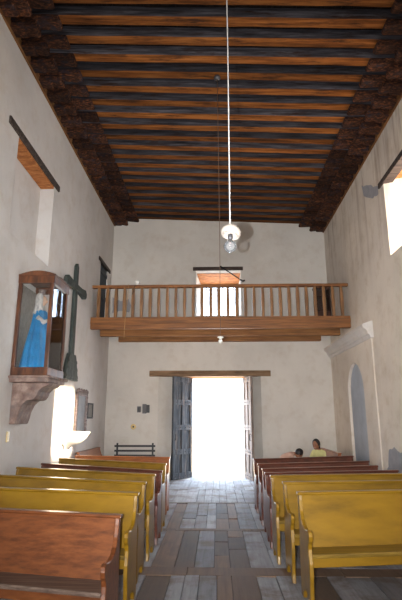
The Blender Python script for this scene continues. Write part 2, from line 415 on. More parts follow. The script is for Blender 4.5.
for (y0, y1, k) in cross:
    x = XL
    while x < XR - 0.02:
        x1 = min(XR, x + rnd.uniform(0.9, 1.9))
        fl.box(x + 0.004, x1 - 0.004, y0 + 0.004, y1 - 0.004, -0.04, rnd.uniform(-0.002, 0.004), col=tintc(k)); x = x1
x = -0.72     # threshold boards in the doorway
while x < 0.79:
    fl.box(x + 0.004, min(x + 0.22, 0.80), YB + 0.004, YB + 0.98, -0.04, -0.004, col=tintc('pale')); x += 0.22
struct(fl, 'floor', [M['floor'], M['underfloor']])

# ------------------------------------------------------------------ ceiling
cl = MB(); x = -3.2
frame = bpy.data.objects  # noqa
def roofM(y=0): return Matrix.Translation((XM, y, ZM)) @ Matrix.Rotation(TILT, 4, 'Y')
R0 = roofM()
rr = random.Random(5)
while x < 3.2:
    wd = rr.uniform(0.16, 0.26); cl.box(x, x + wd - 0.006, Y0, YB, 0.415, 0.44, M4=R0); x += wd
cl.box(-3.4, 3.4, Y0, YB + 0.3, 0.445, 0.60, M4=R0)
struct(cl, 'ceiling', M['deck'])
for i, sx in enumerate((-1, 1)):
    a = sx * 3.125
    m = MB(); m.box(min(a, a - sx*0.035), max(a, a - sx*0.035), Y0, YB, -0.02, 0.10, M4=R0)
    m.box(min(a, a - sx*0.015), max(a, a - sx*0.015), Y0, YB, 0.10, 0.40, M4=R0)
    struct(m, 'trim_%d' % (3 + i), M['plate'])

def corbel_mb(L, z0, z1, wdt):
    """x runs out from the wall; a stepped, scrolled nose"""
    h = z1 - z0; m = MB()
    pr = [(0, z0), (L*0.50, z0), (L*0.56, z0 + h*0.22), (L*0.64, z0 + h*0.16)]
    for i in range(9):
        a = -PI/2 - 0.3 + (PI*0.95) * i / 8
        pr.append((L - h*0.42 + h*0.42*math.cos(a), z0 + h*0.44 + h*0.42*math.sin(a)))
    pr += [(L*0.97, z1), (0, z1)]
    m.prism(pr, -wdt/2, wdt/2, 'Y')
    # carved bead on both cheeks
    for s in (-1, 1):
        m.lathe([(0.0001, 0), (h*0.22, 0), (h*0.20, 0.012), (0.0001, 0.014)], 10, Matrix.Translation((L - h*0.45, s*wdt/2, z0 + h*0.45)) @ Matrix.Rotation(-s*PI/2, 4, 'X'))
    return m
ORD = ['first', 'second', 'third', 'fourth', 'fifth', 'sixth', 'seventh', 'eighth', 'ninth', 'tenth', 'eleventh', 'twelfth', 'thirteenth',
       'fourteenth', 'fifteenth', 'sixteenth', 'seventeenth', 'eighteenth', 'nineteenth', 'twentieth', 'twenty-first', 'twenty-second', 'twenty-third', 'twenty-fourth', 'twenty-fifth', 'twenty-sixth']
PITCH = 0.386
beam0 = MB()
vsx = 24
for i in range(vsx):    # hewn beam, slightly wavy
    pass
def beam_mesh(seed):
    r = random.Random(seed); m = MB(); n = 14; vs = []
    for i in range(n + 1):
        x = -3.124 + 6.248 * i / n
        j = lambda a: r.uniform(-a, a)
        vs += [(x, -0.088 + j(0.006), 0.235 + j(0.004)), (x, 0.088 + j(0.006), 0.235 + j(0.004)), (x, 0.086 + j(0.004), 0.412), (x, -0.086 + j(0.004), 0.412)]
    fs = []; mi = []
    for i in range(n):
        for k in range(4):
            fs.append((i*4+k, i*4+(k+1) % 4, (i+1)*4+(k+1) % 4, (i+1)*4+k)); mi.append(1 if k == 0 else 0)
    fs += [(0, 1, 2, 3), (n*4, n*4+1, n*4+2, n*4+3)]; mi += [0, 0]
    return m.add(vs, fs, mi)
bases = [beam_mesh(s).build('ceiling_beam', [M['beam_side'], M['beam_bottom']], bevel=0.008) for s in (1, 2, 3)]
cproto = {}
for s, side in ((0, 'left'), (1, 'right')):
    e = bpy.data.objects.new('carved_corbel', None); COL.objects.link(e)
    corbel_mb(0.74, 0.122, 0.236, 0.19).build('upper_scroll', M['corbel'], e)
    corbel_mb(0.42, 0.0, 0.118, 0.21).build('lower_scroll', M['corbel'], e)
    cproto[s] = e
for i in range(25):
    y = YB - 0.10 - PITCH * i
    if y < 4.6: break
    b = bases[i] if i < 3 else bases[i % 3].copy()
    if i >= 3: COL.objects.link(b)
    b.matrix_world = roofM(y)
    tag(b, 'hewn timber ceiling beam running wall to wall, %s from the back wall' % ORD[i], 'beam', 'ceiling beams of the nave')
    for s, side in ((0, 'left'), (1, 'right')):
        c = cproto[s] if i == 0 else copy_tree(cproto[s])
        sx = -3.124 if s == 0 else 3.124
        c.matrix_world = roofM(y) @ Matrix.Translation((sx, 0, 0)) @ Matrix.Rotation(0 if s == 0 else PI, 4, 'Z')
        tag(c, 'carved scroll corbel at the %s wall under the %s ceiling beam from the back' % (side, ORD[i]), 'corbel', 'corbels along the %s wall' % side)

# ------------------------------------------------------------------ door and openings
m = MB(); m.box(-1.86, 1.50, YB - 0.035, YB + 0.16, 2.70, 2.86)
struct(m, 'trim_5', M['lintel'], bevel=0.012)
m = MB()
for k in range(5): m.box(-1.5 + 0.10*k*0, 1.2, YB + 0.17 + 0.165*k, YB + 0.325 + 0.165*k, 2.705, 2.74)
struct(m, 'trim_6', M['soffit'])
def leaf(name, hinge, free, mat, label_side):
    hx, hy = hinge; fx, fy = free; L = math.hypot(fx - hx, fy - hy); a = math.atan2(fy - hy, fx - hx)
    o = bpy.data.objects.new(name, None); COL.objects.link(o); o.location = (hx, hy, 0.01); o.rotation_euler = (0, 0, a); o['kind'] = 'structure'
    s = 1 if label_side == 'left' else -1      # side facing the room
    m = MB(); n = 4
    for k in range(n): m.box(L*k/n + 0.003, L*(k+1)/n - 0.003, -0.02, 0.02, 0, 2.68)
    m.build('leaf_board', mat, o, bevel=0.004)
    f = MB()
    for (z0, z1) in ((0.0, 0.16), (0.62, 0.76), (1.25, 1.39), (1.92, 2.06), (2.54, 2.68)): f.box(0.0, L, 0.02*s, 0.045*s, z0, z1) if s > 0 else f.box(0.0, L, -0.045, -0.02, z0, z1)
    for (x0, x1) in ((0, 0.09), (L/2 - 0.045, L/2 + 0.045), (L - 0.09, L)): f.box(x0, x1, 0.021 if s > 0 else -0.044, 0.044 if s > 0 else -0.021, 0, 2.68)
    f.build('leaf_frame', mat, o, bevel=0.004)
    for z in (0.08, 0.69, 1.32, 1.99, 2.61):
        for xx in (0.12, L*0.36, L*0.64, L - 0.12):
            q = MB(); q.ball((xx, 0.047*s, z), 0.014, 6); q.build('stud', M['grey_box'], o)
    q = MB(); q.tube([(L - 0.05, 0.045*s, 1.15), (L - 0.05, 0.085*s, 1.15), (L - 0.05, 0.085*s, 1.0), (L - 0.05, 0.045*s, 1.0)], 0.008, 6); q.build('pull_handle', M['black_iron'], o)
    return o
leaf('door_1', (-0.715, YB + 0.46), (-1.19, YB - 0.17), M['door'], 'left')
leaf('door_2', (0.795, YB + 0.46), (0.955, YB - 0.31), M['door_lit'], 'right')

# gallery window: lintel, soffit boards, frame with bars
m = MB(); m.box(-0.66, 0.80, YB - 0.04, YB + 0.14, 5.76, 5.87)
struct(m, 'trim_7', M['lintel_dark'], bevel=0.012)
m = MB()
for k in range(5):
    y0 = YB + 0.15 + 0.17*k; zt = lambda y: 5.76 - 0.216*(y - YB)
    m.add([(-0.60, y0, zt(y0)), (0.76, y0, zt(y0)), (0.76, y0+0.16, zt(y0+0.16)), (-0.60, y0+0.16, zt(y0+0.16))] + [(-0.60, y0, zt(y0)+0.03), (0.76, y0, zt(y0)+0.03), (0.76, y0+0.16, zt(y0+0.16)+0.03), (-0.60, y0+0.16, zt(y0+0.16)+0.03)],
          [(0,3,2,1),(4,5,6,7),(0,1,5,4),(1,2,6,5),(2,3,7,6),(3,0,4,7)], M4=Matrix.Translation((0, 0, -0.012)))
struct(m, 'trim_8', M['soffit'])
wn = bpy.data.objects.new('window_1', None); COL.objects.link(wn); wn['kind'] = 'structure'; wn.location = (0.135, YB + 0.86, 4.42)
f = MB(); W2 = 0.565
f.box(-W2, -W2 + 0.06, -0.03, 0.03, 0, 1.13).box(W2 - 0.06, W2, -0.03, 0.03, 0, 1.13).box(-W2, W2, -0.03, 0.03, 0, 0.06).box(-W2, W2, -0.03, 0.03, 1.07, 1.13).box(-W2, W2, -0.02, 0.02, 0.98, 1.0)
f.build('window_frame', M['lintel'], wn, bevel=0.004)
for k in range(6):
    x = -W2 + 0.06 + (2*W2 - 0.12) * (k + 0.5) / 6
    q = MB(); q.tube([(x, 0, 0.05), (x, 0, 1.08)], 0.016, 8); q.build('window_bar', M['lintel'], wn)
# right window and the two blocked openings of the left wall
m = MB(); m.box(XR - 0.03, XR + 0.16, 6.35, 8.62, 5.92, 6.03)
struct(m, 'trim_9', M['lintel_dark'], bevel=0.012)
m = MB()
for k in range(4): 
    x0 = XR + 0.17 + 0.19*k; z = 5.945 + 0.33*(x0 - XR)
    m.box(x0, x0 + 0.18, 6.75, 8.40 , z - 0.02, z + 0.02)
struct(m, 'trim_10', M['soffit'])
m = MB(); m.box(XL - 0.10, XL + 0.03, 6.12, 8.40, 5.84, 5.96)
struct(m, 'trim_11', M['lintel_dark'], bevel=0.012)
m = MB(); m.box(XL - 0.25, XL - 0.005, 6.51, 8.15, 5.79, 5.835)
struct(m, 'trim_12', M['soffit'])
m = MB(); m.box(XL - 0.10, XL + 0.03, 11.72, 13.02, 5.60, 5.70)
struct(m, 'trim_13', M['lintel_dark'], bevel=0.01)
dd = bpy.data.objects.new('door_3', None); COL.objects.link(dd); dd['kind'] = 'structure'; dd.location = (XL - 0.055, 12.375, 3.87)
m = MB()
for k in range(4): m.box(-0.02, 0.02, -0.42 + 0.21*k + 0.003, -0.42 + 0.21*(k+1) - 0.003, 0, 1.72)
m.build('leaf_board', M['shutter'], dd)
m = MB(); m.box(0.021, 0.045, -0.42, 0.42, 0.2, 0.3).box(0.021, 0.045, -0.42, 0.42, 0.85, 0.95).box(0.021, 0.045, -0.42, 0.42, 1.5, 1.6)
m.build('leaf_frame', M['shutter'], dd)

# patches of grey cement and bare plaster: irregular thin skins on the walls
def blob(poly, n=3, seed=1, amp=0.03):
    r = random.Random(seed); out = []
    for i in range(len(poly)):
        a = Vector(poly[i]); b = Vector(poly[(i+1) % len(poly)])
        for k in range(n):
            p = a.lerp(b, k/n); out.append((p.x + r.uniform(-amp, amp), p.y + r.uniform(-amp, amp)))
    return out
CEM = [(8.66, 6.00), (8.70, 5.86), (9.00, 5.92), (9.55, 6.22), (9.62, 6.50), (9.2, 6.30)]
m = MB(); m.prism(blob(CEM, 4, 2, 0.02), XR - 0.006, XR + 0.02, 'X')
struct(m, 'trim_14', M['cement'])
m = MB(); m.prism(blob([(8.3, 0.02), (9.66, 0.02), (9.72, 0.5), (9.50, 0.72), (9.40, 1.0), (9.1, 1.08), (8.85, 0.98), (8.3, 1.06)], 4, 3, 0.015), XR - 0.006, XR + 0.02, 'X')
struct(m, 'trim_15', M['cement'])
m = MB(); m.prism(blob([(-2.98, 4.52), (-2.72, 4.58), (-2.50, 4.52), (-2.44, 4.72), (-2.52, 4.92), (-2.74, 4.86), (-2.98, 4.98)], 4, 4, 0.01), YB - 0.006, YB + 0.02, 'Y')
struct(m, 'trim_16', M['cement'])

# ------------------------------------------------------------------ gallery
FY = 11.25
g = thing('choir_gallery', 'varnished pine choir gallery with railing spanning the nave above the door', 'balcony', (XM, FY, 3.67))
HW = (XR - XL) / 2 - 0.002
MB().box(-HW, HW, 0, 0.12, 0.0, 0.21).build('front_beam', M['balcony'], g, bevel=0.008)
MB().box(-HW, HW, -0.02, 0.0, 0.125, 0.215).build('fascia_board', M['balcony'], g, bevel=0.004)
MB().box(-HW, HW, 0.98, 1.12, -0.01, 0.18).build('cross_beam', M['balcony_dark'], g, bevel=0.008)
MB().box(-HW + 0.3, HW - 0.3, 1.90, YB - FY, -0.01, 0.18).build('cross_beam', M['balcony_dark'], g, bevel=0.008)
dk = MB(); y = 0.125
while y < YB - FY - 0.05:
    dk.box(-HW, HW, y, min(y + 0.19, YB - FY - 0.002), 0.182, 0.21); y += 0.196
dk.build('deck', M['balcony_dark'], g)
MB().box(-HW, HW, -0.015, 0.075, 0.215, 0.285).build('bottom_rail', M['balcony'], g, bevel=0.006)
MB().box(-HW, HW, -0.025, 0.085, 1.02, 1.09).build('top_rail', M['balcony'], g, bevel=0.01)
nb = 29; bal = None
for k in range(nb):
    x = -HW + 0.17 + (2*HW - 0.34) * k / (nb - 1)
    if bal is None:
        q = MB(); q.add([(sx*w_, 0.03 + sy*w_, z) for z, w_ in ((0.28, 0.034), (0.40, 0.034), (0.65, 0.040), (0.92, 0.034), (1.025, 0.030)) for sx, sy in ((-1,-1),(1,-1),(1,1),(-1,1))],
              [(r_*4+c, r_*4+(c+1) % 4, (r_+1)*4+(c+1) % 4, (r_+1)*4+c) for r_ in range(4) for c in range(4)] + [(0,1,2,3), (16,17,18,19)])
        bal = q.build('baluster', M['baluster'], g, bevel=0.006); o = bal
    else:
        o = bal.copy(); COL.objects.link(o)
    o.location = (x, 0, 0)

# ------------------------------------------------------------------ pews
PROFILE = [(-0.030, 0.895), (0.030, 0.895), (0.045, 0.83), (0.075, 0.74), (0.115, 0.675), (0.18, 0.640), (0.27, 0.625), (0.36, 0.632), (0.43, 0.650),
           (0.475, 0.640), (0.490, 0.605), (0.478, 0.565), (0.445, 0.535), (0.425, 0.49), (0.430, 0.44), (0.450, 0.38), (0.448, 0.28), (0.425, 0.18), (0.415, 0.08), (0.430, 0.0),
           (0.345, 0.0), (0.325, 0.06), (0.25, 0.105), (0.15, 0.105), (0.08, 0.06), (0.06, 0.0), (-0.045, 0.0), (-0.040, 0.25), (-0.020, 0.50)]
def make_pew(P, Q, h, mats, label, group, left):
    """P = aisle end, Q = outer end of the top rail (x, y); seat side faces the altar (-Y)"""
    body, seat, cap = mats
    A, B = (Q, P) if left else (P, Q)       # A is the left end in the picture
    L = abs(B[0]-A[0]) or abs(B[1]-A[1]); S = Matrix.Identity(4)
    if abs(B[0]-A[0]) > 0.01: S[1][0] = (B[1]-A[1]) / (B[0]-A[0])    # rails run askew, the ends stay square to the aisle
    t = thing('church_pew', label, 'pew', (A[0], A[1], 0), 0, group)
    k = h / 0.9
    seatm = MB().prism([(-0.10, 0.405*k), (-0.455, 0.425*k), (-0.462, 0.450*k), (-0.455, 0.460*k), (-0.10, 0.440*k)], 0.03, L - 0.03, 'X', M4=S); seatm.build('seat', seat, t, bevel=0.006)
    bk = MB().prism([(0.004, 0.875*k), (-0.022, 0.875*k), (-0.155, 0.44*k), (-0.120, 0.40*k), (-0.05, 0.62*k)], 0.03, L - 0.03, 'X', M4=S); bk.build('backrest', body, t, bevel=0.004)
    cp = MB().prism([(0.035, 0.872*k), (-0.035, 0.872*k), (-0.042, 0.885*k), (-0.036, 0.900*k), (0.036, 0.900*k), (0.040, 0.886*k)], -0.012, L + 0.012, 'X', M4=S); cp.build('cap_rail', cap, t, bevel=0.004)
    for (x0, x1) in ((0.0, 0.036), (L - 0.036, L)):
        e = MB().prism([(-u, z*k) for u, z in PROFILE], x0, x1, 'X', M4=Matrix.Translation((0, S[1][0]*(x0 + x1)/2, 0)))
        e.build('end_panel', body, t, bevel=0.007)
    st = MB().box(0.036, L - 0.036, -0.40, -0.375, 0.34*k, 0.42*k, M4=S); st.build('stretcher', body, t, bevel=0.003)
    return t
YE = (M['yellow'], M['yellow_seat'], M['yellow']); BR = (M['brown'], M['brown_seat'], M['brown']); DR = (M['dark_red'], M['dark_red'], M['dark_red']); RB = (M['red_brown'], M['red_brown'], M['red_brown'])
GL = 'pews left of the aisle'; GR = 'pews right of the aisle'
def ext(P, Q, x):   # carry the pew line on to x
    return (x, P[1] + (Q[1]-P[1]) * (x - P[0]) / (Q[0] - P[0]))
Lp = [((-0.77, 4.06), ext((-0.77, 4.06), (-1.85, 4.29), -2.80), 0.85, BR, 'chestnut brown pew with greyed seat, nearest of those left of the aisle'),
      ((-0.76, 4.86), ext((-0.76, 4.86), (-2.24, 5.16), -2.85), 0.9, YE, 'ochre yellow pew directly behind the nearest brown pew on the left'),
      ((-0.80, 5.62), ext((-0.80, 5.62), (-2.74, 6.27), -2.88), 0.9, YE, 'ochre yellow pew on the left, second of the three yellow ones in a row'),
      ((-0.79, 6.39), (-2.90, 7.23), 0.9, YE, 'ochre yellow pew on the left, farthest of the three yellow ones in a row'),
      ((-0.78, 7.10), (-2.87, 8.16), 0.87, DR, 'dark brown pew on the left between two yellow pews'),
      ((-0.80, 7.82), (-2.79, 8.81), 0.9, YE, 'lone yellow pew on the left between dark brown and orange brown pews'),
      ((-0.86, 9.07), (-2.67, 9.38), 0.9, RB, 'orange brown pew on the left, farthest row and nearest the door')]
for P, Q, h, mt, lb in Lp: make_pew(P, Q, h, mt, lb, GL, True)
Rp = [((0.78, 4.95), ext((0.78, 4.95), (1.84, 5.12), 2.75), 0.9, YE, 'ochre yellow pew nearest the camera right of the aisle'),
      ((0.74, 5.69), ext((0.74, 5.69), (2.12, 5.87), 2.78), 0.9, YE, 'ochre yellow pew on the right, middle one of the three yellow pews'),
      ((0.67, 6.32), ext((0.67, 6.32), (2.38, 6.58), 2.72), 0.9, YE, 'ochre yellow pew on the right, just in front of the dark red pews'),
      ((0.665, 6.97), (2.61, 7.39), 0.86, DR, 'dark red brown pew on the right directly behind the yellow pews'),
      ((0.675, 7.50), (2.54, 8.07), 0.86, DR, 'dark red brown pew on the right, second behind the yellow pews'),
      ((0.675, 8.28), (2.65, 8.88), 0.86, DR, 'dark red brown pew on the right, third behind the yellow pews'),
      ((0.675, 9.24), (2.69, 10.01), 0.86, DR, 'dark red brown pew on the right, farthest row in front of the two people')]
for P, Q, h, mt, lb in Rp: make_pew(P, Q, h, mt, lb, GR, False)
# two pews set lengthwise along the side walls near the door
make_pew((-2.95, 10.5), (-2.95, 12.35), 0.88, RB, 'brown pew turned sideways against the left wall near the door', 'pews along the side walls', False).rotation_euler = (0, 0, PI/2)
sb = make_pew((2.62, 12.55), (2.62, 10.75), 0.86, RB, 'brown pew turned sideways by the right wall, one person sitting on it', 'pews along the side walls', False)
sb.rotation_euler = (0, 0, -PI/2)

# slatted bench against the back wall
t = thing('slatted_bench', 'dark slatted bench against the back wall left of the open door', 'bench', (-2.16, YB - 0.28, 0))
for s in (-1, 1):
    m = MB(); m.box(s*0.47 - 0.022, s*0.47 + 0.022, 0.02, 0.065, 0, 0.94).box(s*0.47 - 0.022, s*0.47 + 0.022, -0.22, -0.175, 0, 0.42).box(s*0.47 - 0.022, s*0.47 + 0.022, -0.175, 0.02, 0.37, 0.42)
    m.build('end_frame', M['dark_paint'], t, bevel=0.003)
for z in (0.60, 0.72, 0.84): 
    m = MB(); m.box(-0.54, 0.54, 0.0, 0.02, z, z + 0.05); m.build('back_slat', M['dark_paint'], t, bevel=0.003)
for y in (-0.21, -0.13, -0.05): 
    m = MB(); m.box(-0.5, 0.5, y, y + 0.055, 0.421, 0.445); m.build('seat_slat', M['dark_paint'], t, bevel=0.003)

# ------------------------------------------------------------------ shrine with the statue
SX0, SX1, SY0, SY1, SZ0, SZ1 = XL + 0.004, -2.49, 6.98, 7.72, 2.20, 3.74
t = thing('glazed_shrine', 'tall wooden glazed shrine with arched top on the left wall', 'display case', (XL, 7.35, SZ0))
def LB(m, x0, x1, y0, y1, z0, z1): return m.box(x0 - XL, x1 - XL, y0 - 7.35, y1 - 7.35, z0 - SZ0, z1 - SZ0)
fr = MB()
for (x, y) in ((SX0, SY0), (SX1 - 0.055, SY0), (SX0, SY1 - 0.055), (SX1 - 0.055, SY1 - 0.055)): LB(fr, x, x + 0.055, y, y + 0.055, SZ0 + 0.10, SZ1 - 0.12)
fr.build('corner_post', M['shrine'], t, bevel=0.006)
m = MB(); LB(m, SX0, SX1 + 0.01, SY0 - 0.01, SY1 + 0.01, SZ0, SZ0 + 0.12); m.build('base_board', M['shrine'], t, bevel=0.008)
m = MB(); LB(m, SX0, SX0 + 0.02, SY0 + 0.05, SY1 - 0.05, SZ0 + 0.12, SZ1 - 0.12); m.build('back_panel', M['paper'], t)
# head with shallow arches on the two visible sides
def archprof(a0, a1, z0, z1, rise, n=10):
    return [(a0, z0), (a1, z0)] + [(a1 + (a0-a1)*i/n, z1 - rise + rise*math.sin(PI*i/n)) for i in range(n+1)]
m = MB()
m.prism([(p - XL, q - SZ0) for p, q in archprof(SX0, SX1 + 0.012, SZ1 - 0.13, SZ1 + 0.04, 0.06)], SY0 - 0.012 - 7.35, SY0 + 0.04 - 7.35, 'Y')
m.prism([(p - XL, q - SZ0) for p, q in archprof(SX0, SX1 + 0.012, SZ1 - 0.13, SZ1 + 0.04, 0.06)], SY1 - 0.04 - 7.35, SY1 + 0.012 - 7.35, 'Y')
m.prism([(p - 7.35, q - SZ0) for p, q in archprof(SY0, SY1, SZ1 - 0.13, SZ1 + 0.04, 0.06)], SX1 - 0.04 - XL, SX1 + 0.016 - XL, 'X')
m.build('head_board', M['shrine'], t)
m = MB()
m.prism([(p - XL, q - SZ0) for p, q in archprof(SX0, SX1 + 0.035, SZ1 - 0.02, SZ1 + 0.065, 0.06)], SY0 - 0.03 - 7.35, SY1 + 0.03 - 7.35, 'Y')
m.build('crown_molding', M['shrine'], t, bevel=0.008)
m = MB(); LB(m, SX0 + 0.05, SX1 - 0.05, SY0 + 0.02, SY0 + 0.026, SZ0 + 0.11, SZ1 - 0.12); m.build('glass_pane', M['glass'], t, label='clear glass pane facing the altar')
m = MB(); LB(m, SX1 - 0.028, SX1 - 0.022, SY0 + 0.05, SY1 - 0.05, SZ0 + 0.11, SZ1 - 0.12); m.build('glass_pane', M['glass'], t, label='clear glass pane facing the nave')
# carved bracket
t = thing('carved_bracket', 'faded painted scroll bracket carrying the glazed shrine', 'bracket', (XL + 0.003, 7.35, 1.5))
m = MB(); m.box(0, 0.58, -0.40, 0.40, 0.60, 0.70).box(0, 0.62, -0.44, 0.44, 0.655, 0.695); m.build('shelf_slab', M['bracket'], t, bevel=0.015)
pr = [(0, 0.0), (0.085, 0.0), (0.11, 0.08), (0.13, 0.18), (0.175, 0.28), (0.24, 0.345), (0.30, 0.35), (0.345, 0.36), (0.38, 0.41), (0.40, 0.47), (0.46, 0.53), (0.54, 0.56), (0.56, 0.60), (0, 0.60)]
m = MB(); m.prism(pr, -0.26, 0.26, 'Y'); m.build('scroll_console', M['bracket'], t, bevel=0.012)

# statue of the Virgin in a blue gown
t = thing('robed_statue', 'statue in blue satin gown and pale lace veil inside the glazed shrine', 'statue', (-2.79, 7.34, SZ0 + 0.121))
def folds(a, z): return 1 + 0.13*math.sin(a*11 + z*2) * max(0.2, 1 - z*0.8) + 0.04*math.sin(a*5 + 1)
gown = MB().lathe([(0.235, 0), (0.232, 0.02), (0.205, 0.25), (0.165, 0.5), (0.125, 0.72), (0.112, 0.82), (0.105, 0.90), (0.04, 0.96)], 48, Matrix.Diagonal((0.95, 1.25, 1, 1)), 0, wob=folds)
gown.build('gown', M['blue_satin'], t)
MB().lathe([(0.105, 0.84), (0.12, 0.88), (0.105, 0.94), (0.088, 1.02), (0.095, 1.10), (0.085, 1.17), (0.045, 1.215), (0.0001, 1.22)], 30,
           Matrix.Translation((-0.02, 0, 0)) @ Matrix.Diagonal((0.85, 1.1, 1, 1)), 0, wob=lambda a, z: (1 + 0.05*math.sin(a*9)) * (0.72 if abs(math.atan2(math.sin(a), math.cos(a))) < 0.6 and z > 0.97 else 1.0)).build('lace_veil', M['white_lace'], t)
hd = MB(); hd.ball((0.02, 0, 1.09), 0.072, 14, (0.95, 0.85, 1.2)); hd.ball((0.092, 0, 1.075), 0.011, 6, (1, 0.8, 1.6)); hd.build('face', M['skin_statue'], t)
ha = MB()
for s in (-1, 1):
    ha.tube([(0.0, s*0.12, 0.80), (0.10, s*0.11, 0.72), (0.17, s*0.03, 0.78)], [0.045, 0.04, 0.024], 10)
ha.build('sleeve', M['white_lace'], t)
hh = MB()
for s in (-1, 1):
    hh.ball((0.18, s*0.018, 0.80), 0.02, 8, (0.6, 0.7, 1.6))
    for k in range(4): hh.tube([(0.175 + 0.008*k, s*0.014, 0.82), (0.178 + 0.008*k, s*0.007, 0.868 - 0.003*abs(k-1.5))], [0.0055, 0.004], 6)
hh.build('hand', M['skin_statue'], t)
cr = MB().lathe([(0.055, 1.20), (0.062, 1.205), (0.052, 1.235), (0.064, 1.27), (0.056, 1.27), (0.046, 1.235), (0.048, 1.2)], 16); cr.build('crown', M['silver_frame'], t)

# cross on the left wall
t = thing('wooden_cross', 'dark green grey wooden cross with flared foot hanging on the left wall', 'cross', (XL + 0.005, 9.76, 2.34))
m = MB(); m.add([(0, -0.10, 0.48), (0, 0.10, 0.48), (0, 0.075, 2.42), (0, 0, 2.50), (0, -0.075, 2.42)] + [(0.07, -0.10, 0.48), (0.07, 0.10, 0.48), (0.07, 0.075, 2.42), (0.07, 0, 2.50), (0.07, -0.075, 2.42)],
                [(0,1,2,3,4), (5,6,7,8,9)] + [(i, (i+1) % 5, 5+(i+1) % 5, 5+i) for i in range(5)])
m.build('upright', M['cross'], t, bevel=0.008)
m = MB()
ap = [(-0.72, 1.90), (-0.66, 1.85), (-0.3, 1.875), (0.3, 1.875), (0.60, 1.84), (0.68, 1.90), (0.68, 1.98), (0.60, 2.05), (0.3, 2.015), (-0.3, 2.015), (-0.66, 2.05), (-0.72, 1.99)]
m.prism(ap, 0.008, 0.10, 'X'); m.build('crossarm', M['cross'], t, bevel=0.008)
m = MB()
m.prism([(-0.44, 0.0), (0.44, 0.0), (0.36, 0.22), (0.27, 0.42), (0.20, 0.53), (-0.20, 0.53), (-0.27, 0.42), (-0.36, 0.22)], 0.0, 0.08, 'X')
for z, hw in ((0.05, 0.40), (0.2, 0.345), (0.35, 0.29)): m.prism([(-hw, z), (hw, z), (hw - 0.03, z + 0.06), (-hw + 0.03, z + 0.06)], 0.08, 0.095, 'X')
m.build('foot_block', M['cross'], t, bevel=0.008)

# ornate picture and small print
t = thing('ornate_picture', 'tall dulled picture in tarnished crested frame on the left wall', 'picture', (XL + 0.004, 10.80, 1.16))
m = MB(); m.box(0, 0.018, -0.34, 0.34, 0.08, 0.92); m.build('panel', M['tin'], t)
m = MB(); m.box(0, 0.05, -0.43, -0.33, 0.0, 0.98).box(0, 0.05, 0.33, 0.43, 0.0, 0.98).box(0, 0.05, -0.43, 0.43, 0.0, 0.09).box(0, 0.05, -0.43, 0.43, 0.90, 0.98); m.build('frame', M['silver_frame'], t, bevel=0.015)
m = MB()
for k in range(9):
    y = -0.40 + 0.1*k; m.ball((0.035, y, 1.0 + 0.02*(k % 2)), 0.045, 8, (0.6, 1, 1))
for k in range(9):
    for s in (-1, 1): m.ball((0.045, s*0.39, 0.08 + 0.1*k), 0.032, 6, (0.5, 1, 1))
m.build('carved_crest', M['silver_frame'], t)
t = thing('framed_print', 'small dark framed print beside the ornate picture on the left wall', 'picture', (XL + 0.004, 11.60, 1.57))
m = MB(); m.box(0, 0.012, -0.20, 0.20, 0.03, 0.33); m.build('print', M['paper'], t)
m = MB(); m.box(0, 0.03, -0.24, -0.20, 0, 0.36).box(0, 0.03, 0.20, 0.24, 0, 0.36).box(0, 0.03, -0.24, 0.24, 0, 0.035).box(0, 0.03, -0.24, 0.24, 0.325, 0.36); m.build('frame', M['dark_paint'], t, bevel=0.004)

# holy water font
t = thing('holy_water_font', 'white sunlit holy water font on the left wall below the ornate picture', 'font', (XL + 0.004, 9.88, 1.04))
HR = Matrix.Rotation(-PI/2, 4, 'Z')
m = MB().lathe([(0.0001, -0.02), (0.12, 0.0), (0.25, 0.06), (0.33, 0.16), (0.37, 0.24), (0.385, 0.27), (0.36, 0.275), (0.31, 0.20), (0.20, 0.11), (0.0001, 0.08)], 20, HR @ Matrix.Diagonal((1, 1.25, 1, 1)), a0=0, a1=PI)
m.build('bowl', M['font'], t)
m = MB().lathe([(0.0001, -0.40), (0.03, -0.38), (0.05, -0.25), (0.05, -0.12), (0.10, -0.04), (0.14, 0.01)], 16, HR, a0=0, a1=PI); m.build('stem', M['font'], t)
for o in t.children: pass

# switches and boxes
t = tag(MB().box(XL + 0.001, XL + 0.018, 7.05, 7.13, 1.25, 1.40).build('light_switch', M['switch'], bevel=0.004), 'ivory light switch low on the left wall below the shrine bracket', 'switch')
t = thing('wall_outlet', 'round ivory outlet on the back wall above the slatted bench', 'outlet', (-2.26, YB - 0.001, 1.35))
MB().lathe([(0.075, 0), (0.075, 0.01), (0.06, 0.018), (0.0001, 0.02)], 20, Matrix.Rotation(PI/2, 4, 'X')).build('cover_plate', M['switch'], t)
MB().lathe([(0.024, 0.018), (0.024, 0.024), (0.0001, 0.025)], 12, Matrix.Rotation(PI/2, 4, 'X')).build('socket_hole', M['dark_paint'], t)
t = thing('fuse_box', 'dark grey electrical box on the back wall left of the door', 'electrical box', (-1.93, YB - 0.001, 1.70))
MB().box(-0.09, 0.02, -0.08, 0, 0, 0.25).build('housing', M['grey_box'], t, bevel=0.006); MB().box(0.022, 0.10, -0.10, 0, 0.02, 0.23).build('switch_cover', M['dark_paint'], t, bevel=0.006)
t = thing('small_switch_box', 'small dark switch box left of the larger electrical box', 'electrical box', (-2.12, YB - 0.001, 1.73))
MB().box(-0.05, 0.05, -0.04, 0, 0, 0.16).build('housing', M['grey_box'], t, bevel=0.004); MB().box(-0.018, 0.018, -0.055, -0.04, 0.04, 0.12).build('rocker', M['dark_paint'], t)

